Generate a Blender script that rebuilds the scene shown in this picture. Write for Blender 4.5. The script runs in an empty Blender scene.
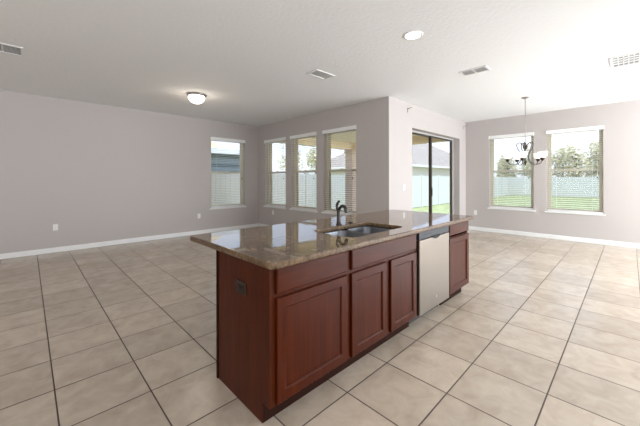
import bpy, bmesh, math, random
from mathutils import Vector, Matrix
C = bpy.context.scene.collection
PI = math.pi
random.seed(4)

# ------------------------------------------------------------------ camera
cam_d = bpy.data.cameras.new('camera'); cam = bpy.data.objects.new('camera', cam_d); C.objects.link(cam)
cam_d.sensor_fit = 'HORIZONTAL'; cam_d.sensor_width = 36.0
cam_d.lens = 301.335 / 640 * 36.0
cam_d.shift_x = 0.0; cam_d.shift_y = -(213 - 179.916) / 640
cam_d.clip_start = 0.05; cam_d.clip_end = 400
YAW = 0.800307
fwd = Vector((math.cos(YAW), math.sin(YAW), 0))
cam.matrix_world = (Matrix.Translation((-0.1221, -3.0037, 1.3381))
                    @ fwd.to_track_quat('-Z', 'Y').to_matrix().to_4x4()
                    @ Matrix.Rotation(-0.00222, 4, 'Z'))
bpy.context.scene.camera = cam

# ------------------------------------------------------------------ render look
vs = bpy.context.scene.view_settings
vs.view_transform = 'Standard'; vs.look = 'None'; vs.gamma = 1.0; vs.use_curve_mapping = False
vs.exposure = 0.0

# ------------------------------------------------------------------ sky
def build_world():
    w = bpy.data.worlds.new('sky'); bpy.context.scene.world = w; w.use_nodes = True
    nt = w.node_tree; nt.nodes.clear()
    N = nt.nodes.new; L = nt.links.new
    tc = N('ShaderNodeTexCoord'); sep = N('ShaderNodeSeparateXYZ'); L(tc.outputs['Generated'], sep.inputs[0])
    ramp = N('ShaderNodeValToRGB')
    e = ramp.color_ramp.elements
    e[0].position = 0.0; e[0].color = (0.46, 0.50, 0.57, 1)
    e[1].position = 0.6; e[1].color = (0.40, 0.60, 0.95, 1)
    L(sep.outputs['Z'], ramp.inputs[0])
    mp = N('ShaderNodeMapping'); mp.inputs['Scale'].default_value = (1, 1, 2.6); L(tc.outputs['Generated'], mp.inputs[0])
    nz = N('ShaderNodeTexNoise'); nz.inputs['Scale'].default_value = 2.3; nz.inputs['Detail'].default_value = 7; nz.inputs['Roughness'].default_value = .55
    L(mp.outputs[0], nz.inputs['Vector'])
    cr = N('ShaderNodeValToRGB'); cr.color_ramp.elements[0].position = .47; cr.color_ramp.elements[1].position = .68
    L(nz.outputs[0], cr.inputs[0])
    mx = N('ShaderNodeMix'); mx.data_type = 'RGBA'
    L(cr.outputs[0], mx.inputs[0]); L(ramp.outputs[0], mx.inputs[6]); mx.inputs[7].default_value = (.62, .64, .67, 1)
    bg = N('ShaderNodeBackground'); bg.inputs[1].default_value = SKY
    L(mx.outputs[2], bg.inputs[0])
    out = N('ShaderNodeOutputWorld'); L(bg.outputs[0], out.inputs[0])
SKY = 2.65
build_world()

def sun(name, rot, energy, angle, col=(1, .96, .9)):
    l = bpy.data.lights.new(name, 'SUN'); l.energy = energy; l.angle = angle; l.color = col
    o = bpy.data.objects.new(name, l); C.objects.link(o)
    o.rotation_euler = Vector(rot).to_track_quat('-Z', 'Y').to_euler(); return o
sun('sun', (0.30, 0.35, -1.0), 3.4, 0.01)

def area(name, loc, direction, sx, sy, power, col=(1, 1, 1)):
    l = bpy.data.lights.new(name, 'AREA'); l.shape = 'RECTANGLE'; l.size = sx; l.size_y = sy; l.energy = power; l.color = col
    o = bpy.data.objects.new(name, l); C.objects.link(o)
    o.location = loc; o.rotation_euler = Vector(direction).to_track_quat('-Z', 'Y').to_euler(); return o
# added fill lights standing in for unmodelled openings behind and beside the camera
area('fill_dining_side', (6.6, -6.85, 1.35), (0.1, 1, 0.12), 3.2, 2.2, 420, (.86, .93, 1))
area('fill_dining_end', (8.20, -5.3, 1.35), (-1, 0, 0.35), 1.9, 2.0, 220, (.88, .94, 1))
area('fill_kitchen_side', (-0.2, -6.85, 1.6), (0.1, 1, 0.3), 3.6, 1.6, 190, (.86, .93, 1))
area('fill_rear', (-5.85, -0.5, 1.4), (1, 0.0, 0.3), 4.5, 2.0, 150, (.96, .955, .97))

# ------------------------------------------------------------------ helpers
def new_mat(name):
    m = bpy.data.materials.new(name); m.use_nodes = True
    nt = m.node_tree; b = nt.nodes['Principled BSDF']
    return m, nt, b, nt.nodes.new, nt.links.new

def plain(name, col, rough=.5, metal=0.0, spec=.5, noise=0.0, nscale=20, bump=0.0, bscale=60, coat=0.0):
    m, nt, b, N, L = new_mat(name)
    b.inputs['Base Color'].default_value = (*col, 1); b.inputs['Roughness'].default_value = rough
    b.inputs['Metallic'].default_value = metal; b.inputs['Specular IOR Level'].default_value = spec
    b.inputs['Coat Weight'].default_value = coat
    tc = N('ShaderNodeTexCoord')
    if noise:
        nz = N('ShaderNodeTexNoise'); nz.inputs['Scale'].default_value = nscale; nz.inputs['Detail'].default_value = 5
        L(tc.outputs['Object'], nz.inputs['Vector'])
        cr = N('ShaderNodeValToRGB')
        cr.color_ramp.elements[0].position = .3; cr.color_ramp.elements[1].position = .7
        cr.color_ramp.elements[0].color = (*[c * (1 - noise) for c in col], 1)
        cr.color_ramp.elements[1].color = (*[min(1, c * (1 + noise)) for c in col], 1)
        L(nz.outputs[0], cr.inputs[0]); L(cr.outputs[0], b.inputs['Base Color'])
    if bump:
        n2 = N('ShaderNodeTexNoise'); n2.inputs['Scale'].default_value = bscale; n2.inputs['Detail'].default_value = 4
        L(tc.outputs['Object'], n2.inputs['Vector'])
        bp = N('ShaderNodeBump'); bp.inputs['Strength'].default_value = bump; bp.inputs['Distance'].default_value = .004
        L(n2.outputs[0], bp.inputs['Height']); L(bp.outputs[0], b.inputs['Normal'])
    return m

def emissive(name, col, strength):
    m, nt, b, N, L = new_mat(name)
    b.inputs['Base Color'].default_value = (.9, .9, .88, 1)
    b.inputs['Emission Color'].default_value = (*col, 1); b.inputs['Emission Strength'].default_value = strength
    return m

TILE = 0.44
def tile_mat():
    m, nt, b, N, L = new_mat('floor_tile')
    geo = N('ShaderNodeTexCoord')
    sep = N('ShaderNodeSeparateXYZ'); L(geo.outputs['Object'], sep.inputs[0])
    def math_(op, a, bb=None):
        n = N('ShaderNodeMath'); n.operation = op
        for k, v in enumerate((a, bb)):
            if v is None: continue
            if isinstance(v, (int, float)): n.inputs[k].default_value = v
            else: L(v, n.inputs[k])
        return n.outputs[0]
    dist = []; cell = []
    for ax in ('X', 'Y'):
        u = math_('DIVIDE', sep.outputs[ax], TILE)
        cell.append(math_('FLOOR', u))
        fr = math_('FRACT', u)
        dist.append(math_('MINIMUM', fr, math_('SUBTRACT', 1.0, fr)))
    d = math_('MULTIPLY', math_('MINIMUM', dist[0], dist[1]), TILE)
    g = N('ShaderNodeMapRange'); g.inputs['From Min'].default_value = .0032; g.inputs['From Max'].default_value = .0052
    L(d, g.inputs['Value'])                       # 0 in the joint, 1 on the tile
    cmb = N('ShaderNodeCombineXYZ'); L(cell[0], cmb.inputs[0]); L(cell[1], cmb.inputs[1])
    wn = N('ShaderNodeTexWhiteNoise'); wn.noise_dimensions = '3D'; L(cmb.outputs[0], wn.inputs['Vector'])
    sc = N('ShaderNodeVectorMath'); sc.operation = 'SCALE'; L(wn.outputs['Color'], sc.inputs[0]); sc.inputs['Scale'].default_value = 7.0
    add = N('ShaderNodeVectorMath'); L(geo.outputs['Object'], add.inputs[0]); L(sc.outputs[0], add.inputs[1])
    n1 = N('ShaderNodeTexNoise'); n1.inputs['Scale'].default_value = 6.5; n1.inputs['Detail'].default_value = 8; n1.inputs['Roughness'].default_value = .62
    n1.inputs['Distortion'].default_value = .6
    L(add.outputs[0], n1.inputs['Vector'])
    cr = N('ShaderNodeValToRGB'); e = cr.color_ramp.elements
    e[0].position = .30; e[0].color = (.445, .360, .280, 1)
    e[1].position = .70; e[1].color = (.575, .488, .395, 1)
    k = cr.color_ramp.elements.new(.5); k.color = (.515, .430, .342, 1)
    L(n1.outputs[0], cr.inputs[0])
    hv = N('ShaderNodeHueSaturation'); L(cr.outputs[0], hv.inputs['Color'])
    vr = N('ShaderNodeMapRange'); vr.inputs['To Min'].default_value = .92; vr.inputs['To Max'].default_value = 1.08
    L(wn.outputs['Value'], vr.inputs['Value']); L(vr.outputs[0], hv.inputs['Value'])
    mx = N('ShaderNodeMix'); mx.data_type = 'RGBA'; L(g.outputs[0], mx.inputs[0])
    mx.inputs[6].default_value = (.075, .05, .035, 1); L(hv.outputs[0], mx.inputs[7]); L(mx.outputs[2], b.inputs['Base Color'])
    rr = N('ShaderNodeMapRange'); rr.inputs['To Min'].default_value = .8; rr.inputs['To Max'].default_value = .25
    L(g.outputs[0], rr.inputs['Value']); L(rr.outputs[0], b.inputs['Roughness'])
    b.inputs['Specular IOR Level'].default_value = .5; b.inputs['IOR'].default_value = 1.65
    bp = N('ShaderNodeBump'); bp.inputs['Strength'].default_value = .6; bp.inputs['Distance'].default_value = .002
    n3 = N('ShaderNodeTexNoise'); n3.inputs['Scale'].default_value = 14; n3.inputs['Detail'].default_value = 5; L(geo.outputs['Object'], n3.inputs['Vector'])
    hs = math_('ADD', math_('MULTIPLY', n3.outputs[0], .5), g.outputs[0]); L(hs, bp.inputs['Height']); L(bp.outputs[0], b.inputs['Normal'])
    return m

def granite_mat(name='granite', edge=False):
    m, nt, b, N, L = new_mat(name)
    tc = N('ShaderNodeTexCoord')
    n1 = N('ShaderNodeTexNoise'); n1.inputs['Scale'].default_value = 38; n1.inputs['Detail'].default_value = 9; n1.inputs['Roughness'].default_value = .7
    L(tc.outputs['Object'], n1.inputs['Vector'])
    cr = N('ShaderNodeValToRGB'); e = cr.color_ramp.elements
    e[0].position = .34; e[0].color = (.025, .013, .008, 1)
    e[1].position = .72; e[1].color = (.50, .42, .33, 1)
    k = e.new(.46); k.color = (.13, .075, .038, 1)
    k = e.new(.56); k.color = (.31, .22, .145, 1)
    L(n1.outputs[0], cr.inputs[0])
    v = N('ShaderNodeTexVoronoi'); v.inputs['Scale'].default_value = 160; L(tc.outputs['Object'], v.inputs['Vector'])
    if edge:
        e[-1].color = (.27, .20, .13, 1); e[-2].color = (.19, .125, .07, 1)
    c2 = N('ShaderNodeValToRGB'); c2.color_ramp.elements[0].position = .12; c2.color_ramp.elements[1].position = .22
    L(v.outputs['Distance'], c2.inputs[0])
    n2 = N('ShaderNodeTexNoise'); n2.inputs['Scale'].default_value = 6; n2.inputs['Detail'].default_value = 5; L(tc.outputs['Object'], n2.inputs['Vector'])
    c3 = N('ShaderNodeValToRGB'); c3.color_ramp.elements[0].position = .35; c3.color_ramp.elements[0].color = (.72, .70, .68, 1); c3.color_ramp.elements[1].position = .65
    L(n2.outputs[0], c3.inputs[0])
    mx = N('ShaderNodeMix'); mx.data_type = 'RGBA'; L(c2.outputs[0], mx.inputs[0]); mx.inputs[6].default_value = (.05, .03, .02, 1); L(cr.outputs[0], mx.inputs[7])
    m2 = N('ShaderNodeMix'); m2.data_type = 'RGBA'; m2.blend_type = 'MULTIPLY'; m2.inputs[0].default_value = 1
    L(mx.outputs[2], m2.inputs[6]); L(c3.outputs[0], m2.inputs[7]); L(m2.outputs[2], b.inputs['Base Color'])
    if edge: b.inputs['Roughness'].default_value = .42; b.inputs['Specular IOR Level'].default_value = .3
    else: b.inputs['Roughness'].default_value = .035; b.inputs['IOR'].default_value = 3.4
    return m

def wood_mat(name, dark, light, rough=.32, vertical=True):
    m, nt, b, N, L = new_mat(name)
    tc = N('ShaderNodeTexCoord'); mp = N('ShaderNodeMapping')
    mp.inputs['Scale'].default_value = (26, 26, 1.6) if vertical else (1.6, 26, 26)
    L(tc.outputs['Object'], mp.inputs[0])
    n = N('ShaderNodeTexNoise'); n.inputs['Scale'].default_value = 1.6; n.inputs['Detail'].default_value = 6; n.inputs['Distortion'].default_value = .5
    L(mp.outputs[0], n.inputs['Vector'])
    cr = N('ShaderNodeValToRGB'); e = cr.color_ramp.elements
    e[0].position = .3; e[0].color = (*dark, 1); e[1].position = .72; e[1].color = (*light, 1)
    L(n.outputs[0], cr.inputs[0]); L(cr.outputs[0], b.inputs['Base Color'])
    b.inputs['Specular IOR Level'].default_value = .14; b.inputs['Roughness'].default_value = rough; b.inputs['Coat Weight'].default_value = .05; b.inputs['Coat Roughness'].default_value = .2
    return m

def glass_mat(name, tint=(1, 1, 1), gloss=.06):
    m, nt, b, N, L = new_mat(name); nt.nodes.remove(b)
    tr = N('ShaderNodeBsdfTransparent'); tr.inputs[0].default_value = (*tint, 1)
    gl = N('ShaderNodeBsdfGlossy'); gl.inputs['Roughness'].default_value = .02
    lw = N('ShaderNodeLayerWeight'); lw.inputs[0].default_value = .5
    pw = N('ShaderNodeMath'); pw.operation = 'POWER'; L(lw.outputs['Facing'], pw.inputs[0]); pw.inputs[1].default_value = 7
    fr = N('ShaderNodeMapRange'); fr.inputs['To Min'].default_value = .004; fr.inputs['To Max'].default_value = .5; L(pw.outputs[0], fr.inputs['Value'])
    mx = N('ShaderNodeMixShader'); L(fr.outputs[0], mx.inputs[0]); L(tr.outputs[0], mx.inputs[1]); L(gl.outputs[0], mx.inputs[2])
    L(mx.outputs[0], nt.nodes['Material Output'].inputs[0]); return m

def screen_mat():
    m, nt, b, N, L = new_mat('insect_screen'); nt.nodes.remove(b)
    tr = N('ShaderNodeBsdfTransparent'); tr.inputs[0].default_value = (.86, .86, .86, 1)
    L(tr.outputs[0], nt.nodes['Material Output'].inputs[0]); return m

def slat_mat():
    m, nt, b, N, L = new_mat('translucent_slat'); b.inputs['Base Color'].default_value = (.86, .86, .83, 1); b.inputs['Roughness'].default_value = .5
    tl = N('ShaderNodeBsdfTranslucent'); tl.inputs[0].default_value = (.96, .95, .9, 1)
    mx = N('ShaderNodeMixShader'); mx.inputs[0].default_value = .6; L(b.outputs[0], mx.inputs[1]); L(tl.outputs[0], mx.inputs[2])
    L(mx.outputs[0], nt.nodes['Material Output'].inputs[0]); return m

def steel_mat(name, col, rough, aniso=.6):
    m, nt, b, N, L = new_mat(name)
    tc = N('ShaderNodeTexCoord'); mp = N('ShaderNodeMapping'); mp.inputs['Scale'].default_value = (300, 300, 2); L(tc.outputs['Object'], mp.inputs[0])
    n = N('ShaderNodeTexNoise'); n.inputs['Scale'].default_value = 1.0; n.inputs['Detail'].default_value = 2; L(mp.outputs[0], n.inputs['Vector'])
    mr = N('ShaderNodeMapRange'); mr.inputs['To Min'].default_value = rough - .05; mr.inputs['To Max'].default_value = rough + .08
    L(n.outputs[0], mr.inputs['Value']); L(mr.outputs[0], b.inputs['Roughness'])
    b.inputs['Base Color'].default_value = (*col, 1); b.inputs['Metallic'].default_value = 1
    return m

def leaf_mat(name, col, rough=.6):
    m, nt, b, N, L = new_mat(name)
    tc = N('ShaderNodeTexCoord'); n = N('ShaderNodeTexNoise'); n.inputs['Scale'].default_value = 2.5; L(tc.outputs['Object'], n.inputs['Vector'])
    cr = N('ShaderNodeValToRGB'); cr.color_ramp.elements[0].color = (*[c * .6 for c in col], 1); cr.color_ramp.elements[1].color = (*[min(1, c * 1.5) for c in col], 1)
    L(n.outputs[0], cr.inputs[0]); L(cr.outputs[0], b.inputs['Base Color']); b.inputs['Roughness'].default_value = rough
    return m

M = dict(
    tile=tile_mat(), granite=granite_mat(), granite_edge=granite_mat('granite_edge', True),
    wall=plain('wall_paint', (.515, .472, .451), .75, bump=.25, bscale=180, spec=.3),
    ceiling=plain('ceiling_paint', (.84, .84, .835), .9, bump=.9, bscale=26, spec=.2),
    white=plain('white_trim', (.84, .84, .83), .4),
    vinyl=plain('window_vinyl', (.66, .60, .48), .45),
    blind=plain('blind_slat', (.88, .88, .86), .45), slat=slat_mat(),
    stucco=plain('tan_stucco', (.56, .46, .33), .9, noise=.08, nscale=30, bump=.8, bscale=60),
    column=plain('column_stucco', (.66, .50, .40), .9, noise=.06, nscale=25, bump=.6, bscale=60),
    soffit=plain('lanai_ceiling', (.88, .72, .48), .8, noise=.05),
    bronze_frame=plain('door_bronze', (.07, .055, .045), .4, metal=.3),
    grey_frame=plain('door_frame_grey', (.55, .54, .51), .45),
    glass=glass_mat('glass'), screen=screen_mat(),
    wood=wood_mat('cherry_wood', (.038, .0046, .0003), (.074, .0115, .0008)),
    wood_h=wood_mat('cherry_wood_rail', (.038, .0046, .0003), (.074, .0115, .0008), vertical=False),
    toe=plain('toe_kick', (.020, .006, .003), .8, spec=.1),  # dark brown, with the shadow of the recess taken into the colour
    steel=steel_mat('stainless_steel', (.20, .173, .145), .42),
    control=plain('control_panel', (.030, .033, .040), .5, spec=.3),
    black=plain('black_plastic', (.012, .012, .012), .6, spec=.15),
    sink=steel_mat('sink_steel', (.20, .215, .24), .36),
    faucet=plain('faucet_metal', (.065, .062, .06), .32, metal=1.0),
    bronze=plain('oil_rubbed_bronze', (.055, .040, .032), .35, metal=.8),
    nickel=plain('brushed_nickel', (.30, .27, .25), .35, metal=.9),
    dark_nickel=plain('dark_nickel', (.10, .085, .08), .4, metal=.5),
    plate=plain('white_plastic', (.82, .82, .80), .35),
    slot=plain('dark_slot', (.03, .03, .03), .7), duct=plain('duct_grey', (.16, .16, .16), .7), duct_pale=plain('duct_pale', (.42, .42, .42), .7),
    lampglass=emissive('lit_glass', (1, .93, .82), 3.0),
    canlens=emissive('lit_lens', (1, .98, .95), 6.0),
    shade=emissive('glowing_frosted_glass', (1, .95, .86), .55),  # faint glow added so the shades come out white
    vent=plain('vent_white', (.78, .78, .77), .5),
    grass=plain('grass', (.36, .39, .18), .9, noise=.3, nscale=3),
    concrete=plain('concrete', (.76, .74, .70), .85, noise=.08, nscale=4),
    fence=plain('vinyl_fence_white', (.69, .70, .67), .45),
    roof=plain('shingle_roof', (.33, .285, .24), .9, noise=.25, nscale=5),
    palewall=plain('pale_stucco', (.72, .66, .55), .9, noise=.05),
    bluewall=plain('grey_blue_siding', (.27, .32, .34), .7, noise=.05),
    darkband=plain('dark_slate_trim', (.12, .15, .16), .6),
    bark=plain('bark', (.16, .11, .075), .9, noise=.3),
    leaf=leaf_mat('tree_leaves', (.20, .26, .11)), leaf_pale=leaf_mat('hazed_leaves', (.66, .62, .44)),  # pale leaf colour carries the overexposed haze of the view
)

class MB:
    """collects shapes, builds ONE mesh object"""
    def __init__(s): s.bm = bmesh.new(); s.mi = 0
    def _tag(s, faces, mi):
        for f in faces: f.material_index = mi
    def box(s, x0, x1, y0, y1, z0, z1, mi=0):
        v = [s.bm.verts.new(p) for p in ((x0,y0,z0),(x1,y0,z0),(x1,y1,z0),(x0,y1,z0),(x0,y0,z1),(x1,y0,z1),(x1,y1,z1),(x0,y1,z1))]
        fs = [s.bm.faces.new([v[i] for i in q]) for q in ((0,3,2,1),(4,5,6,7),(0,1,5,4),(1,2,6,5),(2,3,7,6),(3,0,4,7))]
        s._tag(fs, mi); return fs
    def obox(s, c, size, R, mi=0):
        a = len(s.bm.verts); hx, hy, hz = [k / 2 for k in size]
        fs = s.box(-hx, hx, -hy, hy, -hz, hz, mi)
        vs = {v for f in fs for v in f.verts}
        for v in vs: v.co = Vector(c) + R @ v.co
    def loops(s, loops, cap0=True, cap1=True, mi=0, smooth=False):
        L = [[s.bm.verts.new(p) for p in lp] for lp in loops]; fs = []
        n = len(L[0])
        for a, b in zip(L, L[1:]):
            for i in range(n):
                j = (i + 1) % n; fs.append(s.bm.faces.new((a[i], a[j], b[j], b[i])))
        for f in fs: f.smooth = smooth
        if cap0: fs.append(s.bm.faces.new(L[0][::-1]))
        if cap1: fs.append(s.bm.faces.new(L[-1]))
        s._tag(fs, mi)
    def lathe(s, prof, c=(0, 0, 0), n=28, mi=0, cap0=False, cap1=False, smooth=True):
        s.loops([[(c[0] + r * math.cos(2*PI*k/n), c[1] + r * math.sin(2*PI*k/n), c[2] + z) for k in range(n)] for r, z in prof], cap0, cap1, mi, smooth)
    def tube(s, pts, rad, n=10, mi=0, caps=True, smooth=True):
        pts = [Vector(p) for p in pts]; m = len(pts)
        if not hasattr(rad, '__len__'): rad = [rad] * m
        up = None; loops = []
        for i, p in enumerate(pts):
            t = (pts[min(i+1, m-1)] - pts[max(i-1, 0)]).normalized()
            if up is None:
                up = Vector((0, 0, 1)) if abs(t.z) < .9 else Vector((1, 0, 0))
            a = (up - t * up.dot(t)).normalized(); b = t.cross(a); up = a
            loops.append([p + (a * math.cos(2*PI*k/n) + b * math.sin(2*PI*k/n)) * rad[i] for k in range(n)])
        s.loops(loops, caps, caps, mi, smooth)
    def rings(s, rects, plane, mi=0, cap=True, back=None):
        """rects: list of (u0,u1,v0,v1,h). plane(u,v,h)->xyz"""
        s.loops([[plane(a, c, h), plane(b, c, h), plane(b, d, h), plane(a, d, h)] for a, b, c, d, h in rects], back is not None, cap, mi)
    def build(s, name, mats, parent=None, smooth=False, bevel=0, loc=None):
        me = bpy.data.meshes.new(name)
        bmesh.ops.recalc_face_normals(s.bm, faces=s.bm.faces)
        s.bm.to_mesh(me); s.bm.free()
        for m in (mats if isinstance(mats, (list, tuple)) else [mats]): me.materials.append(m)
        o = bpy.data.objects.new(name, me); C.objects.link(o)
        if parent: o.parent = parent
        if loc is not None: o.location = loc
        if bevel:
            b = o.modifiers.new('bevel', 'BEVEL'); b.width = bevel; b.segments = 2; b.limit_method = 'ANGLE'; b.angle_limit = .6
            b.harden_normals = False
        return o

def tag(o, label=None, cat=None, group=None, kind=None):
    for k, v in (('label', label), ('category', cat), ('group', group), ('kind', kind)):
        if v: o[k] = v
    return o
def empty(name, loc=(0, 0, 0), rz=0.0, **kw):
    o = bpy.data.objects.new(name, None); o.empty_display_size = .1; C.objects.link(o)
    o.location = loc; o.rotation_euler = (0, 0, rz); return tag(o, **kw)

def rrect(x0, x1, y0, y1, r, z, n=5):
    P = []
    for cx, cy, a0 in ((x1-r, y1-r, 0), (x0+r, y1-r, PI/2), (x0+r, y0+r, PI), (x1-r, y0+r, 1.5*PI)):
        for k in range(n + 1):
            a = a0 + PI/2 * k / n; P.append((cx + r*math.cos(a), cy + r*math.sin(a), z))
    return P
def catmull(pts, per=6):
    P = [Vector(p) for p in pts]; out = []
    for i in range(len(P) - 1):
        p0, p1, p2, p3 = P[max(i-1, 0)], P[i], P[i+1], P[min(i+2, len(P)-1)]
        for k in range(per):
            t = k / per
            out.append(.5 * ((2*p1) + (p2-p0)*t + (2*p0-5*p1+4*p2-p3)*t*t + (3*p1-p0-3*p2+p3)*t**3))
    out.append(P[-1]); return out

# ------------------------------------------------------------------ room shell
H = 2.876; T = 0.25; IN = 0.10
X2, Y1, Y3, X4 = 4.653, 4.457, 0.091, 8.358
XB, YB = -6.0, -7.0
ZW0, ZW1 = 0.62, 2.44
def struct(o): return tag(o, kind='structure')

def wall(name, rz, origin, length, holes, start=0.0, IN=IN):
    """local: x along the wall, y outward, z up; holes (x0,x1,z0,z1)"""
    m = MB()
    xs = sorted({start, length, *[h[0] for h in holes], *[h[1] for h in holes]})
    zs = sorted({0.0, H, *[h[2] for h in holes], *[h[3] for h in holes]})
    for a, b in zip(xs, xs[1:]):
        for c, d in zip(zs, zs[1:]):
            mx, mz = (a+b)/2, (c+d)/2
            if any(h[0] < mx < h[1] and h[2] < mz < h[3] for h in holes): continue
            m.box(a, b, 0, IN, c, d, 0); m.box(a, b, IN, T, c, d, 1)
    bmesh.ops.remove_doubles(m.bm, verts=m.bm.verts, dist=1e-5)
    for f in m.bm.faces:
        if all(abs(v.co.x - start) < 1e-5 for v in f.verts): f.material_index = 0
    # drop the faces shared by neighbouring boxes
    seen = {}
    for f in m.bm.faces:
        seen.setdefault(tuple(round(k, 4) for k in f.calc_center_median()), []).append(f)
    dead = [f for v in seen.values() if len(v) > 1 for f in v]
    bmesh.ops.delete(m.bm, geom=dead, context='FACES_ONLY')
    o = m.build(name, [M['wall'], M['stucco']]); o.location = origin; o.rotation_euler = (0, 0, rz)
    return struct(o)

fl = MB()
fl.box(XB, X4 + T, YB, Y3 + .02, -.08, 0); fl.box(XB, X2 + T, Y3 + .02, Y1 + T, -.08, 0)
struct(fl.build('floor', M['tile']))
ce = MB()
ce.box(XB - T, X4 + T, YB - T, Y3 + T, H, H + .1); ce.box(XB - T, X2 + T, Y3 + T, Y1 + T, H, H + .1)
struct(ce.build('ceiling', M['ceiling']))
# windows: (number, wall, centre along the wall, width)
HW = .47
wall('wall_left', 0, (XB, Y1, 0), X2 - XB + T, [(3.232 - XB, 4.203 - XB, ZW0, ZW1)])
cs2 = [3.660, 2.505, 1.335]
wall('wall_middle', -PI/2, (X2, Y1, 0), Y1 - Y3 - T, [(Y1 - c - HW, Y1 - c + HW, ZW0, ZW1) for c in cs2])
DX0, DX1, DZ = 5.50, 7.94, 2.40
wall('wall_patio', 0, (X2, Y3, 0), X4 - X2 + T, [(DX0 - X2, DX1 - X2, 0.0, DZ)], IN=.17)
cs4 = [-.958, -2.147]
wall('wall_right', -PI/2, (X4, Y3, 0), Y3 - YB, [(Y3 - c - HW, Y3 - c + HW, ZW0, ZW1) for c in cs4])
def plainwall(name, a):
    m = MB(); m.box(*a, 0, H); struct(m.build(name, M['wall']))
plainwall('wall_rear', (XB - T, XB, YB - T, Y1 + T)); plainwall('wall_kitchen', (XB, X4 + T, YB - T, YB))

def baseboard(name, pts):
    """strip against the wall; pts (x0,x1,y0,y1)"""
    x0, x1, y0, y1 = pts
    m = MB(); m.box(x0, x1, y0, y1, 0, .095)
    struct(m.build(name, M['white'], bevel=.006))
b = .014
baseboard('baseboard_left', (XB, X2 - b, Y1 - b, Y1)); baseboard('baseboard_middle', (X2 - b, X2, Y3, Y1))
m_ = MB(); m_.box(X2, DX0, Y3 - b, Y3, 0, .095); m_.box(DX1, X4 - b, Y3 - b, Y3, 0, .095)
struct(m_.build('baseboard_patio', M['white'], bevel=.006))
baseboard('baseboard_right', (X4 - b, X4, YB, Y3))

# ------------------------------------------------------------------ windows and blinds
def make_window(n, origin, rz, w, label_side):
    """origin: opening's lower left corner (seen from inside) on the room side of the wall"""
    h = ZW1 - ZW0
    t = empty('window_%d' % n, origin, rz, kind='structure')
    y0, y1 = IN - .02, IN + .05
    f = MB(); fw = .035
    f.box(0, fw, y0, y1, 0, h); f.box(w - fw, w, y0, y1, 0, h); f.box(fw, w - fw, y0, y1, 0, fw); f.box(fw, w - fw, y0, y1, h - fw, h)
    f.build('window_frame', M['vinyl'], t)
    mid = h * .505
    def sash(z0, z1, ya, yb, nm):
        s_ = MB(); r = .035
        s_.box(fw, fw + r, ya, yb, z0, z1); s_.box(w - fw - r, w - fw, ya, yb, z0, z1)
        s_.box(fw + r, w - fw - r, ya, yb, z0, z0 + r); s_.box(fw + r, w - fw - r, ya, yb, z1 - r, z1)
        so = s_.build('sash', M['vinyl'], t)
        g = MB(); g.box(fw + r, w - fw - r, (ya + yb)/2 - .003, (ya + yb)/2 + .003, z0 + r, z1 - r); g.build('pane', M['glass'], so)
    sash(mid - .02, h - fw, y0 + .045, y0 + .068, 'upper'); sash(fw, mid + .03, y0 + .012, y0 + .04, 'lower')
    sc = MB(); sc.box(fw, w - fw, y0 + .0702, y0 + .0712, fw, mid); sc.build('insect_screen', M['screen'], t)
    lk = MB(); lk.box(w/2 - .03, w/2 + .03, y0 - .002, y0 + .012, mid + .03, mid + .042); lk.build('sash_lock', M['vinyl'], t)
    s = MB(); s.box(-.035, w + .035, -.03, 0, -.03, 0); s.box(0, w, 0, y0, -.0, .012)
    s.build('window_sill', M['white'], t, bevel=.004)
    return t

def make_blind(origin, rz, w, label):
    h = ZW1 - ZW0
    t = empty('window_blind', origin, rz, label=label, cat='blind', group='white horizontal blinds in the windows')
    v = MB(); v.box(-.012, w + .012, -.022, -.006, h - .075, h + .005); v.box(-.012, -.004, -.006, 0, h - .075, h + .005); v.box(w + .004, w + .012, -.006, 0, h - .075, h + .005)
    v.build('valance', M['blind'], t, bevel=.003)
    hr = MB(); hr.box(.006, w - .006, .006, .056, h - .052, h - .002); hr.build('head_rail', M['blind'], t)
    s = MB(); z = .075; yc = .034
    while z < h - .07:
        R = Matrix.Rotation(math.radians(0), 3, 'X')
        s.obox((w/2, yc, z), (w - .016, .050, .0028), R); z += .0445
    s.build('slats', M['slat'], t)
    br = MB(); br.box(.008, w - .008, yc - .026, yc + .026, .018, .036); br.build('bottom_rail', M['blind'], t, bevel=.003)
    for fx in (.18, .82):
        c = MB(); c.tube([(w*fx, yc - .027, .036), (w*fx, yc - .027, h - .05)], .0012, 5); c.tube([(w*fx, yc + .027, .036), (w*fx, yc + .027, h - .05)], .0012, 5)
        c.build('ladder_cord', M['blind'], t)
    c = MB(); x = w - .09; c.tube([(x, -.004, h - .07), (x, -.002, .78)], .0016, 5); c.build('pull_cord', M['blind'], t)
    c = MB(); c.lathe([(.002, .045), (.006, .036), (.010, .004), (.008, 0)], (x, -.002, .735), 10, cap0=True, cap1=True); c.build('cord_tassel', M['slot'], t)
    return t

wl = ['white open-slat blind in the lone window left of the room corner',
      'white open-slat blind in the leftmost window of the row of three',
      'white open-slat blind in the middle window of the row of three',
      'white open-slat blind in the window of three nearest the patio door, behind the faucet',
      'white open-slat blind in the dining window behind the chandelier',
      'white open-slat blind in the rightmost dining window']
make_window(1, (3.232, Y1, ZW0), 0, .971, ''); make_blind((3.232, Y1, ZW0), 0, .971, wl[0])
for i, c in enumerate(cs2):
    make_window(2 + i, (X2, c + HW, ZW0), -PI/2, 2*HW, ''); make_blind((X2, c + HW, ZW0), -PI/2, 2*HW, wl[1 + i])
for i, c in enumerate(cs4):
    make_window(5 + i, (X4, c + HW, ZW0), -PI/2, 2*HW, ''); make_blind((X4, c + HW, ZW0), -PI/2, 2*HW, wl[4 + i])

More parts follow.
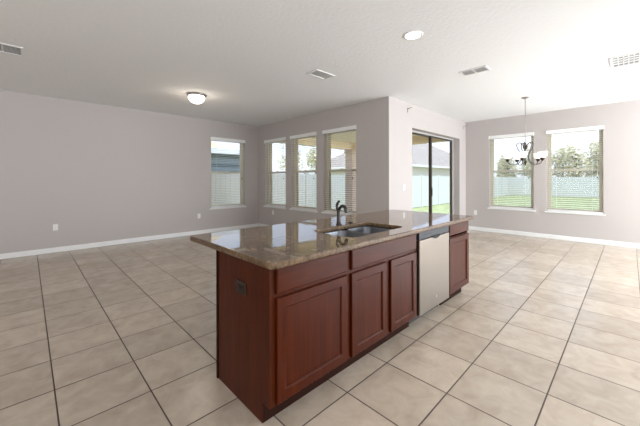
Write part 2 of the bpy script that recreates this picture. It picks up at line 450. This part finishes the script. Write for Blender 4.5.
# ------------------------------------------------------------------ sliding glass door
d = empty('door_1', (DX0, Y3, 0), 0, kind='structure'); W = DX1 - DX0
m = MB(); f0, f1 = .165, .245
m.box(0, .035, f0, f1, 0, DZ); m.box(W - .035, W, f0, f1, 0, DZ); m.box(.035, W - .035, f0, f1, DZ - .03, DZ); m.box(.035, W - .035, f0, f1, 0, .03)
m.build('door_frame', M['grey_frame'], d)
def leaf(x0, x1, ya, yb):
    s_ = MB(); r = .055
    s_.box(x0, x0 + r, ya, yb, .03, DZ - .03); s_.box(x1 - r, x1, ya, yb, .03, DZ - .03)
    s_.box(x0 + r, x1 - r, ya, yb, .03, .11); s_.box(x0 + r, x1 - r, ya, yb, DZ - .065, DZ - .03)
    o = s_.build('sliding_panel', M['bronze_frame'], d)
    g = MB(); g.box(x0 + r, x1 - r, (ya+yb)/2 - .003, (ya+yb)/2 + .003, .11, DZ - .065); g.build('pane', M['glass'], o)
    return o
pl = leaf(.035, W/2 + .03, .205, .235); pr = leaf(W/2 - .03, W - .035, .172, .202)
h = MB(); h.box(W/2 - .02, W/2 + .005, .150, .172, .95, 1.15); h.build('door_handle', M['bronze_frame'], pr, bevel=.005)

# curtain brackets
def bracket(x, z, lab):
    t = empty('curtain_bracket', (x, Y3, z), 0, label=lab, cat='bracket', group='curtain rod brackets over the patio door')
    m = MB(); m.box(-.011, .011, -.004, 0, -.085, .0); m.build('wall_plate', M['nickel'], t)
    m = MB(); m.tube([(0, -.003, -.008), (0, -.09, -.006)], .0055, 8)
    m.tube([(0, -.088 - .016*math.cos(a), .008 - .016*math.sin(a)) for a in [PI*(-.5 + 1.0*k/8) + PI/2 for k in range(9)]], .004, 6); m.build('arm', M['nickel'], t)
bracket(5.318, 2.765, 'small metal curtain rod bracket above the left end of the patio door')
bracket(8.20, 2.76, 'small metal curtain rod bracket in the dining corner right of the patio door')

# ------------------------------------------------------------------ wall plates
def outlet(name, loc, rz, lab, group, col='plate', slotm='slot', w=.072, h=.116, kind='outlet', horiz=False):
    """local: plate faces -y"""
    t = empty(name, loc, rz, label=lab, cat='switch' if kind == 'switch' else 'outlet', group=group)
    if horiz: w, h = h, w
    m = MB(); m.box(-w/2, w/2, -.006, 0, -h/2, h/2); m.build('cover_plate', M[col], t, bevel=.002)
    if kind == 'switch':
        m = MB(); m.box(-.017, .017, -.010, -.006, -.033, .033); m.build('rocker', M[col], t, bevel=.002)
    else:
        for q in (-1, 1):
            cx, cz = (q*.020, 0) if horiz else (0, q*.020)
            m = MB(); 
            m.box(cx - .015, cx + .015, -.008, -.006, cz - .014, cz + .014)
            r = m.build('receptacle', M[col], t)
            m = MB()
            if horiz:
                m.box(cx - .008, cx + .001, -.0085, -.008, cz + .004, cz + .0065); m.box(cx - .008, cx + .001, -.0085, -.008, cz - .0065, cz - .004)
            else:
                m.box(cx - .0065, cx - .004, -.0085, -.008, cz - .001, cz + .008); m.box(cx + .004, cx + .0065, -.0085, -.008, cz - .001, cz + .008)
            m.build('slots', M[slotm], r)
    return t
outlet('wall_outlet', (.25, Y1, .466), 0, 'white outlet low on the left wall, far from the window', 'white wall outlets')
outlet('wall_outlet', (2.931, Y1, .449), 0, 'white outlet low on the left wall just left of the lone window', 'white wall outlets')
outlet('wall_outlet', (X2, 3.748, .457), -PI/2, 'white outlet below the leftmost window of the row of three', 'white wall outlets')
outlet('wall_outlet', (X4, -.155, .469), -PI/2, 'white outlet on the dining wall by the far corner, above the counter end', 'white wall outlets')
outlet('light_switch', (5.175, Y3, 1.188), 0, 'white rocker light switch left of the patio door', None, kind='switch')

# ------------------------------------------------------------------ ceiling fixtures
t = empty('flush_ceiling_light', (2.06, 2.42, H), 0, label='lit dome ceiling light with a dark metal ring over the left room', cat='ceiling light')
m = MB(); m.lathe([(.10, 0), (.165, 0), (.172, -.012), (.160, -.030), (.138, -.036)], n=40, cap0=True); m.build('ring', M['nickel'], t)
m = MB(); m.lathe([(.142, -.030), (.140, -.065), (.124, -.108), (.090, -.140), (.048, -.158), (.004, -.163)], n=40, cap1=True); m.build('glass_bowl', M['lampglass'], t)
m = MB(); m.lathe([(.004, -.162), (.011, -.165), (.010, -.174), (.003, -.180)], n=14, cap1=True); m.build('finial', M['nickel'], t)
pt = bpy.data.lights.new('flush_bulb', 'POINT'); pt.energy = 4; pt.color = (1, .85, .68); pt.shadow_soft_size = .1
po = bpy.data.objects.new('flush_bulb', pt); C.objects.link(po); po.location = (2.06, 2.42, H - .30)

t = empty('recessed_ceiling_light', (2.826, -1.393, H), 0, label='lit round recessed light in the ceiling above the island', cat='ceiling light')
m = MB(); m.lathe([(.078, -.003), (.098, -.006), (.104, -.001), (.104, 0)], n=40); m.build('trim_ring', M['white'], t)
m = MB(); m.lathe([(.0785, -.001), (.076, -.007), (.02, -.010), (.003, -.010)], n=40, cap0=True, cap1=True); m.build('lens', M['canlens'], t)
sp = bpy.data.lights.new('recessed_bulb', 'SPOT'); sp.energy = 25; sp.spot_size = 2.2; sp.spot_blend = .8; sp.color = (1, .93, .84); sp.shadow_soft_size = .08
so = bpy.data.objects.new('recessed_bulb', sp); C.objects.link(so); so.location = (2.826, -1.393, H - .03)

def register(x0, x1, y0, y1, lab, style):
    cx, cy = (x0+x1)/2, (y0+y1)/2
    t = empty('ceiling_vent', (cx, cy, H), 0, label=lab, cat='vent', group='ceiling vents')
    a, b_ = (x1-x0)/2, (y1-y0)/2
    fw = .020 if style == 'slots' else .028
    m = MB()
    for q in ((-a, a, -b_, -b_ + fw), (-a, a, b_ - fw, b_), (-a, -a + fw, -b_ + fw, b_ - fw), (a - fw, a, -b_ + fw, b_ - fw)):
        m.box(*q, -.010, 0)
    if style == 'double': m.box(-a + fw, a - fw, -.012, .012, -.009, 0)
    m.build('frame', M['vent'], t)
    m = MB(); m.box(-a + fw, a - fw, -b_ + fw, b_ - fw, -.002, -.0005); m.build('duct_shade_panel', M[{'slots': 'slot', 'pale': 'duct_pale'}.get(style, 'duct')], t)  # flat panel whose tone stands for the shade inside the duct
    m = MB()
    def slat_y(x, y0_, y1_, ang):      # slat running along y
        m.obox((x, (y0_+y1_)/2, -.008), (.016, y1_-y0_, .0015), Matrix.Rotation(ang, 3, 'Y'))
    def slat_x(y, x0_, x1_, ang):
        m.obox(((x0_+x1_)/2, y, -.008), (x1_-x0_, .016, .0015), Matrix.Rotation(ang, 3, 'X'))
    if style == 'double':
        n = 8
        for k in range(n):
            x = -a + fw + (k + .5) * (2*a - 2*fw)/n
            slat_y(x, -b_ + fw, -.012, -.9); slat_y(x, .012, b_ - fw, -.9)
    elif style == 'grid':
        n = 4
        for k in range(1, n):
            x = -a + fw + k * (2*a - 2*fw)/n
            m.box(x - .024, x + .024, -b_ + fw, b_ - fw, -.0034, -.0021)
        n = int(2*b_/.05)
        for k in range(1, n):
            y = -b_ + fw + k * (2*b_ - 2*fw)/n
            m.box(-a + fw, a - fw, y - .006, y + .006, -.0034, -.0021)
    elif style == 'slots':
        for k in range(3):
            x = -a + fw + k * (2*a - 2*fw)/2
            m.box(x - .010, x + .010, -b_ + fw, b_ - fw, -.0034, -.0021) if k == 1 else None
        for k in range(1, 8):
            y = -b_ + fw + k * (2*b_ - 2*fw)/8
            m.box(-a + fw, a - fw, y - .005, y + .005, -.0034, -.0021)
    else:
        n = 7
        for k in range(n):
            y = -b_ + fw + (k + .5) * (2*b_ - 2*fw)/n
            m.box(-a + fw, a - fw, y - .017, y + .017, -.0034, -.0021)
    m.build('louvers', M['vent'], t)
register(-.50, -.157, 1.885, 2.205, 'small white slotted vent in the ceiling at the left edge of the photo', 'slots')
register(2.76, 3.135, .025, .25, 'pale square ceiling vent between the dome light and the recessed light', 'pale')
register(4.30, 4.52, -1.655, -1.295, 'small two-section louvered ceiling vent right of the recessed light', 'double')
register(5.17, 5.65, -3.45, -2.82, 'large white grid return vent at the right edge of the ceiling', 'grid')

# ------------------------------------------------------------------ chandelier
CH = (6.58, -1.63)
t = empty('chandelier', (CH[0], CH[1], H), 0, label='five-arm scroll chandelier with frosted glass cups hanging over the dining area', cat='chandelier')
m = MB(); m.lathe([(.062, 0), (.060, -.010), (.030, -.022), (.010, -.028)], n=24, cap1=True); m.build('canopy', M['nickel'], t)
m = MB(); m.tube([(0, 0, -.026), (0, 0, -.86)], .0055, 8); m.build('stem', M['nickel'], t)
zc = lambda z: z - H
m = MB(); m.lathe([(.006, zc(2.03)), (.020, zc(2.01)), (.014, zc(1.985)), (.036, zc(1.965)), (.044, zc(1.945)), (.030, zc(1.915)), (.012, zc(1.895)), (.003, zc(1.88))], n=20, cap0=True, cap1=True); m.build('hub', M['bronze'], t)
m = MB(); m.lathe([(.003, zc(1.70)), (.016, zc(1.685)), (.030, zc(1.665)), (.016, zc(1.645)), (.010, zc(1.63)), (.014, zc(1.615)), (.003, zc(1.60))], n=16, cap0=True, cap1=True)
m.tube([(0, 0, zc(1.89)), (0, 0, zc(1.69))], .005, 8); m.build('lower_finial', M['bronze'], t)
right = Vector((math.sin(YAW), -math.cos(YAW), 0)); 
base_ang = math.atan2(right.y, right.x)
for k in range(5):
    a = base_ang + math.radians(155 + 72*k)
    c, s_ = math.cos(a), math.sin(a)
    P = lambda r, z: (c*r, s_*r, zc(z))
    prof = [(.025, 1.955), (.055, 2.005), (.10, 2.03), (.135, 1.995), (.125, 1.93), (.085, 1.85), (.065, 1.775), (.075, 1.69), (.12, 1.635), (.19, 1.615), (.255, 1.635), (.285, 1.685)]
    m = MB(); m.tube(catmull([P(r, z) for r, z in prof], 5), .0075, 8); arm = m.build('arm', M['dark_nickel'], t)
    ctr = P(.285, 1.0)
    m = MB(); m.lathe([(.004, zc(1.672)), (.016, zc(1.680)), (.034, zc(1.705)), (.040, zc(1.728)), (.026, zc(1.728))], (ctr[0], ctr[1], 0), 16, cap0=True, cap1=True); m.build('cup', M['bronze'], arm)
    m = MB(); pr_ = [(.030, 1.722), (.050, 1.735), (.066, 1.765), (.074, 1.80), (.080, 1.835), (.077, 1.836), (.071, 1.80), (.062, 1.768), (.046, 1.742), (.026, 1.729)]
    m.lathe([(r, zc(z)) for r, z in pr_], (ctr[0], ctr[1], 0), 22, cap1=True); m.build('glass_shade', M['shade'], arm)

# ------------------------------------------------------------------ island
FX0, FX1 = .802, 3.600
FF = -1.664; FB = -1.046; DT = .019; BT = .876; TK = .114
def fplane(u, v, h): return (u, FF - h, v)
def door(parent, x0, x1, z0, z1, name='door'):
    t_ = DT; fr = .058
    m = MB()
    m.rings([(x0, x1, z0, z1, .0005), (x0, x1, z0, z1, t_ - .004), (x0 + .004, x1 - .004, z0 + .004, z1 - .004, t_),
             (x0 + fr, x1 - fr, z0 + fr, z1 - fr, t_), (x0 + fr + .006, x1 - fr - .006, z0 + fr + .006, z1 - fr - .006, t_ - .005),
             (x0 + fr + .010, x1 - fr - .010, z0 + fr + .010, z1 - fr - .010, t_ - .010), (x0 + fr + .010, x1 - fr - .010, z0 + fr + .010, z1 - fr - .010, .001)], fplane, cap=False)
    o = m.build(name, M['wood'], parent)
    m = MB(); q = fr + .0095
    m.rings([(x0 + q, x1 - q, z0 + q, z1 - q, .003), (x0 + q, x1 - q, z0 + q, z1 - q, t_ - .011)], fplane, back=1)
    m.build('door_panel', M['wood'], o)
def drawer(parent, x0, x1, z0, z1, name='drawer_front'):
    m = MB()
    m.rings([(x0, x1, z0, z1, .0005), (x0, x1, z0, z1, DT - .006), (x0 + .004, x1 - .004, z0 + .004, z1 - .004, DT - .002), (x0 + .009, x1 - .009, z0 + .009, z1 - .009, DT)], fplane, back=1)
    m.build(name, M['wood_h'], parent)
def carcass(t_, x0, x1, left_end=False, right_end=False, stile=.03):
    m = MB(); p = .016
    ft = .019                                     # face frame thickness
    m.box(x0, x0 + p, FF + ft, FB - .008, TK, BT); m.box(x1 - p, x1, FF + ft, FB - .008, TK, BT)
    m.box(x0 + p, x1 - p, FF + ft, FB - .008, TK, TK + p)
    m.box(x0, x1, FB - .008, FB, 0, BT)
    m.build('body', M['wood'], t_)
    m = MB()
    m.box(x0, x0 + stile, FF, FF + ft, TK, BT); m.box(x1 - stile, x1, FF, FF + ft, TK, BT)
    m.box(x0 + stile, x1 - stile, FF, FF + ft, TK, TK + .035); m.box(x0 + stile, x1 - stile, FF, FF + ft, BT - .035, BT); m.box(x0 + stile, x1 - stile, FF, FF + ft, .69, .72)
    m.build('face_frame', M['wood'], t_)
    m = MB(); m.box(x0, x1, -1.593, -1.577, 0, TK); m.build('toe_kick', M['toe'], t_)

# near-end cabinet with the finished end panel
t = empty('base_cabinet', (0, 0, 0), 0, label='cherry base cabinet with drawer and one wide door at the near end of the island', cat='cabinet', group='island base cabinets')
carcass(t, FX0 + .007, 1.440, stile=.03)
m = MB()
ys = [(FF + .0, TK), (-1.593, TK), (-1.593, 0), (FB, 0), (FB, BT), (FF, BT)]
m.loops([[(FX0, y, z) for y, z in ys], [(FX0 + .0065, y, z) for y, z in ys]]); m.build('end_panel', M['wood'], t)
m = MB(); m.box(FX0 - .006, FX0 + .0, FB - .018, FB + .002, 0, BT); m.build('corner_trim', M['toe'], t)
drawer(t, .838, 1.418, .722, .862); door(t, .838, 1.418, .126, .698)
# sink cabinet
t = empty('sink_cabinet', (0, 0, 0), 0, label='cherry sink cabinet with a wide false drawer over two doors, left of the dishwasher', cat='cabinet', group='island base cabinets')
carcass(t, 1.441, 2.372)
m = MB(); m.box(1.884, 1.948, FF, FF + .019, TK + .035, .69); m.build('center_stile', M['wood'], t)
drawer(t, 1.462, 2.352, .722, .862, 'false_drawer_front')
door(t, 1.462, 1.889, .126, .698); door(t, 1.944, 2.352, .126, .698)
# far-end cabinet
t = empty('base_cabinet', (0, 0, 0), 0, label='cherry base cabinet with drawer and door at the far end, right of the dishwasher', cat='cabinet', group='island base cabinets')
carcass(t, 3.030, FX1 - .007)
m = MB(); m.loops([[(FX1 - .0065, y, z) for y, z in ys], [(FX1, y, z) for y, z in ys]]); m.build('end_panel', M['wood'], t)
drawer(t, 3.058, 3.590, .742, .862); door(t, 3.058, 3.590, .126, .712)

# dishwasher
t = empty('dishwasher', (0, 0, 0), 0, label='stainless steel dishwasher with a dark control strip built into the island', cat='dishwasher')
DWX0, DWX1 = 2.380, 3.022
m = MB(); m.box(DWX0, DWX1, FF + .01, FB - .02, .10, BT - .006); m.build('tub', M['slot'], t)
m = MB(); m.box(DWX0 + .004, DWX1 - .004, -1.575, -1.55, 0, .10); m.build('toe_panel', M['slot'], t)
m = MB(); m.box(DWX0 + .006, DWX1 - .006, FF - .030, FF + .009, .115, .792)
m.build('door_panel', M['steel'], t, bevel=.006)
m = MB(); m.box(DWX0 + .006, DWX1 - .006, FF - .026, FF + .009, .797, .868)
cp = m.build('control_panel', M['control'], t, bevel=.004)
# pocket handle: curved scoop below the strip
m = MB(); cx = (DWX0 + DWX1)/2 + .01; n = 14
arc = [(cx + .085*math.cos(PI + PI*k/n), .806 + .034*math.sin(PI + PI*k/n)) for k in range(n + 1)]
m.loops([[(x, FF - .032, z) for x, z in arc], [(x, FF - .012, z) for x, z in arc]]); m.build('pocket_handle', M['black'], t)
m = MB()
for k in range(5):
    m.box(DWX0 + .10 + .032*k, DWX0 + .118 + .032*k, FF - .0268, FF - .026, .832, .838)
m.build('buttons', M['black'], cp)
m = MB(); c0 = (2.713, FF - .030, .213); 
m.loops([[(c0[0] + r*math.cos(2*PI*k/20), y, c0[2] + r*math.sin(2*PI*k/20)) for k in range(20)] for r, y in ((.016, c0[1]), (.016, c0[1] - .002), (.013, c0[1] - .003))], False, True, 0)
m.build('round_badge', M['nickel'], t)

# bronze outlet on the end panel (faces -x)
outlet('island_outlet', (FX0, -1.368, .693), -PI/2, 'dark bronze outlet on the near end panel of the island', None, col='bronze', slotm='black', horiz=True, w=.076, h=.120)

# countertop: 2D curve with a hole, bullnose edge
CX0, CX1, CY0, CY1 = .765, 3.628, -1.735, -.642
SX0, SX1, SY0, SY1 = 1.575, 2.325, -1.580, -1.145
def poly_spline(cu, pts):
    sp_ = cu.splines.new('POLY'); sp_.points.add(len(pts) - 1)
    for p, q in zip(sp_.points, pts): p.co = (q[0], q[1], 0, 1)
    sp_.use_cyclic_u = True
cu = bpy.data.curves.new('tmp', 'CURVE'); cu.dimensions = '2D'; cu.fill_mode = 'BOTH'
poly_spline(cu, rrect(CX0, CX1, CY0, CY1, .035, 0, 8)); poly_spline(cu, rrect(SX0, SX1, SY0, SY1, .07, 0, 8))
cu.extrude = .010; cu.bevel_depth = .009; cu.bevel_resolution = 4; cu.offset = -.009
tmp = bpy.data.objects.new('tmp', cu); C.objects.link(tmp)
bpy.context.view_layer.update()
me = bpy.data.meshes.new_from_object(tmp.evaluated_get(bpy.context.evaluated_depsgraph_get()))
bpy.data.objects.remove(tmp)
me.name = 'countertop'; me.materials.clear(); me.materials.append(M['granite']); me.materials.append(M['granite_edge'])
for f in me.polygons: f.material_index = 0 if f.normal.z > .97 else 1  # sides get a darker, duller copy to hold off edge glare
ct = bpy.data.objects.new('countertop', me); C.objects.link(ct); ct.location = (0, 0, BT + .0191)
tag(ct, 'polished brown speckled granite countertop covering the whole island', 'countertop')

# undermount double bowl sink
t = empty('kitchen_sink', (0, 0, 0), 0, label='double-bowl undermount stainless sink set in the island countertop', cat='sink')
xm = (SX0 + SX1)/2 + .03
m = MB(); zt = BT - .0005
def bowl(x0, x1):
    y0, y1 = SY0 - .004, SY1 + .004
    L_ = [rrect(x0, x1, y0, y1, .07, zt), rrect(x0 + .004, x1 - .004, y0 + .004, y1 - .004, .07, zt - .01),
          rrect(x0 + .012, x1 - .012, y0 + .012, y1 - .012, .07, zt - .14), rrect(x0 + .035, x1 - .035, y0 + .035, y1 - .035, .06, zt - .175),
          rrect(x0 + .10, x1 - .10, y0 + .10, y1 - .10, .05, zt - .182)]
    mm = MB(); mm.loops(L_, False, True, 0, True)
    o = mm.build('bowl', M['sink'], t)
    so_ = o.modifiers.new('s', 'SOLIDIFY'); so_.thickness = .002; so_.offset = 1
    dr = MB(); dr.lathe([(.045, 0), (.042, .003), (.030, .001), (.004, -.001)], ((x0+x1)/2, (y0+y1)/2, zt - .181), 20, cap1=True); dr.build('drain', M['nickel'], o)
bowl(SX0 - .004, xm - .014); bowl(xm + .014, SX1 + .004)
m.box(xm - .0138, xm + .0138, SY0, SY1, zt - .012, zt - .002); m.build('divider', M['steel'], t, bevel=.003)

# faucet
t = empty('faucet', (1.985, -1.088, .914), 0, label='dark metal kitchen faucet with arched spout behind the sink', cat='faucet')
m = MB(); m.lathe([(.030, 0.001), (.030, .006), (.024, .012), (.021, .05), (.0195, .10), (.0205, .125), (.016, .138)], n=20, cap0=True, cap1=True); m.build('column', M['faucet'], t)
m = MB(); m.tube(catmull([(0, 0, .120), (0, -.010, .155), (0, -.036, .178), (0, -.066, .176), (0, -.086, .158), (0, -.093, .128)], 6), [.014]*12 + [.015]*9 + [.018]*10, 14)
m.build('spout', M['faucet'], t)
m = MB(); m.tube([(0, -.093, .1275), (0, -.094, .120)], .015, 14); m.build('spray_head', M['black'], t)
m = MB(); m.tube(catmull([(0, .002, .130), (-.002, .020, .155), (-.002, .022, .185), (0, .010, .212), (0, -.010, .226)], 6), [.014]*8 + [.013]*8 + [.011]*8 + [.006], 10)
m.build('lever_handle', M['faucet'], t)
m = MB(); m.lathe([(.020, .001), (.020, .008), (.016, .012), (.003, .013)], (2.150, -1.092, .914), 18, cap0=True, cap1=True)
tag(m.build('sink_hole_cover', M['faucet']), 'small dark round hole cover on the counter right of the faucet', 'hole cover')

# ------------------------------------------------------------------ outdoors
GZ = -.38
g = MB(); g.box(-30, 75, -40, Y1 + 60, GZ - .1, GZ)
tag(g.build('lawn', M['grass']), kind='structure')
LX, LY = 8.30, 4.05
p = MB(); p.box(X2 + T, LX + .1, Y3 + T, LY + .1, GZ, -.04); tag(p.build('patio_slab', M['concrete']), kind='structure')
p = MB(); p.box(X2 + T, LX, Y3 + T, LY, 2.62, 2.70); p.box(LX - .22, LX, Y3 + T, LY, 2.40, 2.62); p.box(X2 + T, LX - .22, LY - .22, LY, 2.40, 2.62)
tag(p.build('lanai_ceiling', M['soffit']), kind='structure')
p = MB(); p.box(LX - .29, LX + .02, LY - .29, LY + .02, -.04, 2.40); p.box(LX - .32, LX + .05, LY - .32, LY + .05, -.04, .10); p.box(LX - .32, LX + .05, LY - .32, LY + .05, 2.28, 2.40)
tag(p.build('patio_column', M['column']), 'tan stucco patio column seen through the window behind the faucet', 'column')
r = MB(); r.box(XB - .7, X4 + .7, YB - .7, LY + .30, H + .11, H + .2); r.box(XB - .7, X2 + .6, LY + .30, Y1 + T + .3, H + .11, H + .2)  # unseen slab added to block the sun, kept short to leave the fence lit
tag(r.build('sun_block_roof', M['roof']), kind='structure')

def fence(name, axis, fixed, a, b_, lab, sgn):
    t_ = empty(name, (0, 0, GZ), 0, label=lab, cat='fence')
    hgt = 1.95; L_ = b_ - a; step = 2.4; n = int(L_ / step)
    def bx(m, u0, u1, v0, v1, z0, z1):
        if axis == 'x': m.box(u0, u1, fixed + v0, fixed + v1, z0, z1)
        else: m.box(fixed + v0, fixed + v1, u0, u1, z0, z1)
    for k in range(n + 1):
        m = MB(); u = a + k*step
        bx(m, u - .065, u + .065, -.065, .065, 0, hgt + .03); bx(m, u - .075, u + .075, -.075, .075, hgt + .03, hgt + .06); m.build('post', M['fence'], t_)
        if k < n:
            m = MB(); bx(m, u + .066, u + step - .066, -.02, .02, .10, hgt - .06)
            q = u + .12
            while q < u + step - .1:
                bx(m, q, q + .15, -.028, -.010, .12, hgt - .06); q += .17
            m.build('panel', M['fence'], t_)
            m = MB(); bx(m, u + .066, u + step - .066, -.03, .03, hgt - .06, hgt); m.build('top_rail', M['fence'], t_)
            m = MB(); bx(m, u + .066, u + step - .066, -.03, .03, .04, .10); m.build('bottom_rail', M['fence'], t_)
fence('vinyl_fence', 'x', 6.1, .75, 36.8, 'white vinyl privacy fence along the side yard behind the patio door and left windows', -1)
fence('vinyl_fence', 'y', 37.12, -15.5, 6.11, 'white vinyl privacy fence across the far back yard behind the dining windows', -1)

def house(lab, x0, x1, y0, y1, zw, zr, wm, rm, eave=.45):
    t_ = empty('neighbor_house', (0, 0, GZ), 0, label=lab, cat='house')
    m = MB(); m.box(x0, x1, y0, y1, 0, zw); m.build('walls', wm, t_)
    e = eave; d_ = min(x1-x0, y1-y0)/2
    m = MB()
    A = [(x0-e, y0-e, zw), (x1+e, y0-e, zw), (x1+e, y1+e, zw), (x0-e, y1+e, zw)]
    B = [(x, y, zw + .15) for x, y, _ in A]
    if x1 - x0 > y1 - y0:
        R_ = [(x0-e+d_, (y0+y1)/2 - .1, zr), (x1+e-d_, (y0+y1)/2 - .1, zr), (x1+e-d_, (y0+y1)/2 + .1, zr), (x0-e+d_, (y0+y1)/2 + .1, zr)]
    else:
        R_ = [((x0+x1)/2 - .1, y0-e+d_, zr), ((x0+x1)/2 + .1, y0-e+d_, zr), ((x0+x1)/2 + .1, y1+e-d_, zr), ((x0+x1)/2 - .1, y1+e-d_, zr)]
    m.loops([B, R_]); m.build('roof', rm, t_)
    m = MB(); m.loops([A, B]); m.build('fascia', M['white'], t_)
    return t_
hs_ = house('neighbour house with brown shingle hip roof seen above the fence through the patio door', 20.5, 37, 8.5, 19, 2.7, 6.1, M['palewall'], M['roof'])

# near neighbour beyond the side fence, seen through the lone left window
t = empty('neighbor_house', (0, 0, GZ), 0, label='grey-blue neighbour house with tan gable just outside the lone left window', cat='house')
ny = 7.6; g0 = -GZ
m = MB(); m.box(-3, 6.15, ny, ny + 7, 0, 2.30 + g0); m.build('walls', M['bluewall'], t)
for za, zb in ((1.60, 1.68), (1.83, 1.95), (2.17, 2.30)):
    m = MB(); m.box(-3.05, 6.18, ny - .03, ny - .001, za + g0, zb + g0); m.build('trim_band', M['darkband'], t)
for xx in (3.1, 4.7):
    m = MB(); m.box(xx, xx + .9, ny - .028, ny - .002, 1.69 + g0, 1.82 + g0); m.build('window', M['glass'], t)
m = MB(); m.box(-3.3, 6.45, ny - .35, ny + 7.3, 2.301 + g0, 2.48 + g0); m.build('fascia', M['white'], t)
m = MB()
tri = [(-3, 2.481), (5.3, 2.481), (1.4, 4.6)]
m.loops([[(x, ny + .1, z + g0) for x, z in tri], [(x, ny + 6.8, z + g0) for x, z in tri]]); m.build('gable', M['soffit'], t)

def tree(loc, hgt, cr_, lab, mat, trunk=.12, n=900, seed=0, low=False):
    rnd = random.Random(seed)
    t_ = empty('tree', (loc[0], loc[1], GZ), rnd.random()*6, label=lab, cat='tree', group='trees beyond the fences')
    m = MB(); th = max(hgt - cr_*1.6, .4)
    m.tube(catmull([(0, 0, 0), (.05, .03, th*.5), (-.02, .05, th), (.05, 0, hgt - cr_*.6)], 4), [trunk*(1 - .6*k/12) for k in range(13)], 8)
    for k in range(5):
        a = k*1.26; m.tube([(0, 0, th), (math.cos(a)*cr_*.5, math.sin(a)*cr_*.5, th + cr_*.7)], [trunk*.5, trunk*.2], 6)
    m.build('trunk', M['bark'], t_)
    m = MB()
    blobs = [(Vector((rnd.uniform(-.55, .55)*cr_, rnd.uniform(-.55, .55)*cr_, hgt - cr_ + rnd.uniform(-.5, .6)*cr_)), rnd.uniform(.35, .6)*cr_) for _ in range(11)]
    if low: blobs = [(Vector((rnd.uniform(-.5, .5)*cr_, rnd.uniform(-.5, .5)*cr_, 1.0 + cr_*.5 + (hgt - 1.0 - cr_)*k/10)), rnd.uniform(.42, .62)*cr_) for k in range(11)]
    for k in range(n):
        c_, rr = blobs[rnd.randrange(len(blobs))]
        d_ = Vector((rnd.gauss(0, 1), rnd.gauss(0, 1), rnd.gauss(0, 1))).normalized()
        p_ = c_ + d_ * rr * rnd.uniform(.7, 1.05)
        s_ = cr_ * rnd.uniform(.07, .14)
        R = Matrix.Rotation(rnd.random()*6.28, 3, 'Z') @ Matrix.Rotation(rnd.random()*3.14, 3, 'X')
        q = [p_ + R @ Vector(v) * s_ for v in ((-1, 0, 0), (0, -.5, .15), (1, 0, 0), (0, .5, .15))]
        m.bm.faces.new([m.bm.verts.new(v) for v in q])
    m.build('crown', mat, t_)
tree((17.6, 15.6), 4.8, 1.1, 'round leafy tree seen over the fence through the middle windows', M['leaf_pale'], seed=1)
tree((18.5, 20.5), 5.0, 1.3, 'distant leafy tree seen through the window behind the faucet', M['leaf_pale'], seed=2)
spots = [(41.0, 7.2 - 3.1*k, 4.9 + .22*k + .5*(k % 2), 1.36) for k in range(7)] + [(45.0, 5.6 - 3.1*k, 5.4 + .28*k, 1.38) for k in range(6)]
names = ['first pale tree of the row beyond the far fence, left of the left dining window', 'pale tree just beyond the far fence at the left edge of the left dining window',
         'pale tree just beyond the far fence behind the chandelier', 'pale tree just beyond the far fence at the right edge of the left dining window',
         'pale tree just beyond the far fence at the left of the right dining window', 'pale tree just beyond the far fence in the middle of the right dining window',
         'pale tree just beyond the far fence at the right edge of the right dining window',
         'taller pale tree of the back row, far left behind the left dining window', 'taller pale tree of the back row, behind the left half of the left dining window',
         'taller pale tree of the back row, behind the chandelier cups', 'taller pale tree of the back row, between the two dining windows',
         'taller pale tree of the back row, behind the left half of the right dining window', 'taller pale tree of the back row, behind the right half of the right dining window']
for i, (x, y, hh, rr) in enumerate(spots):
    tree((x, y), hh, rr, names[i], M['leaf_pale'], seed=10 + i, n=1900, low=True)
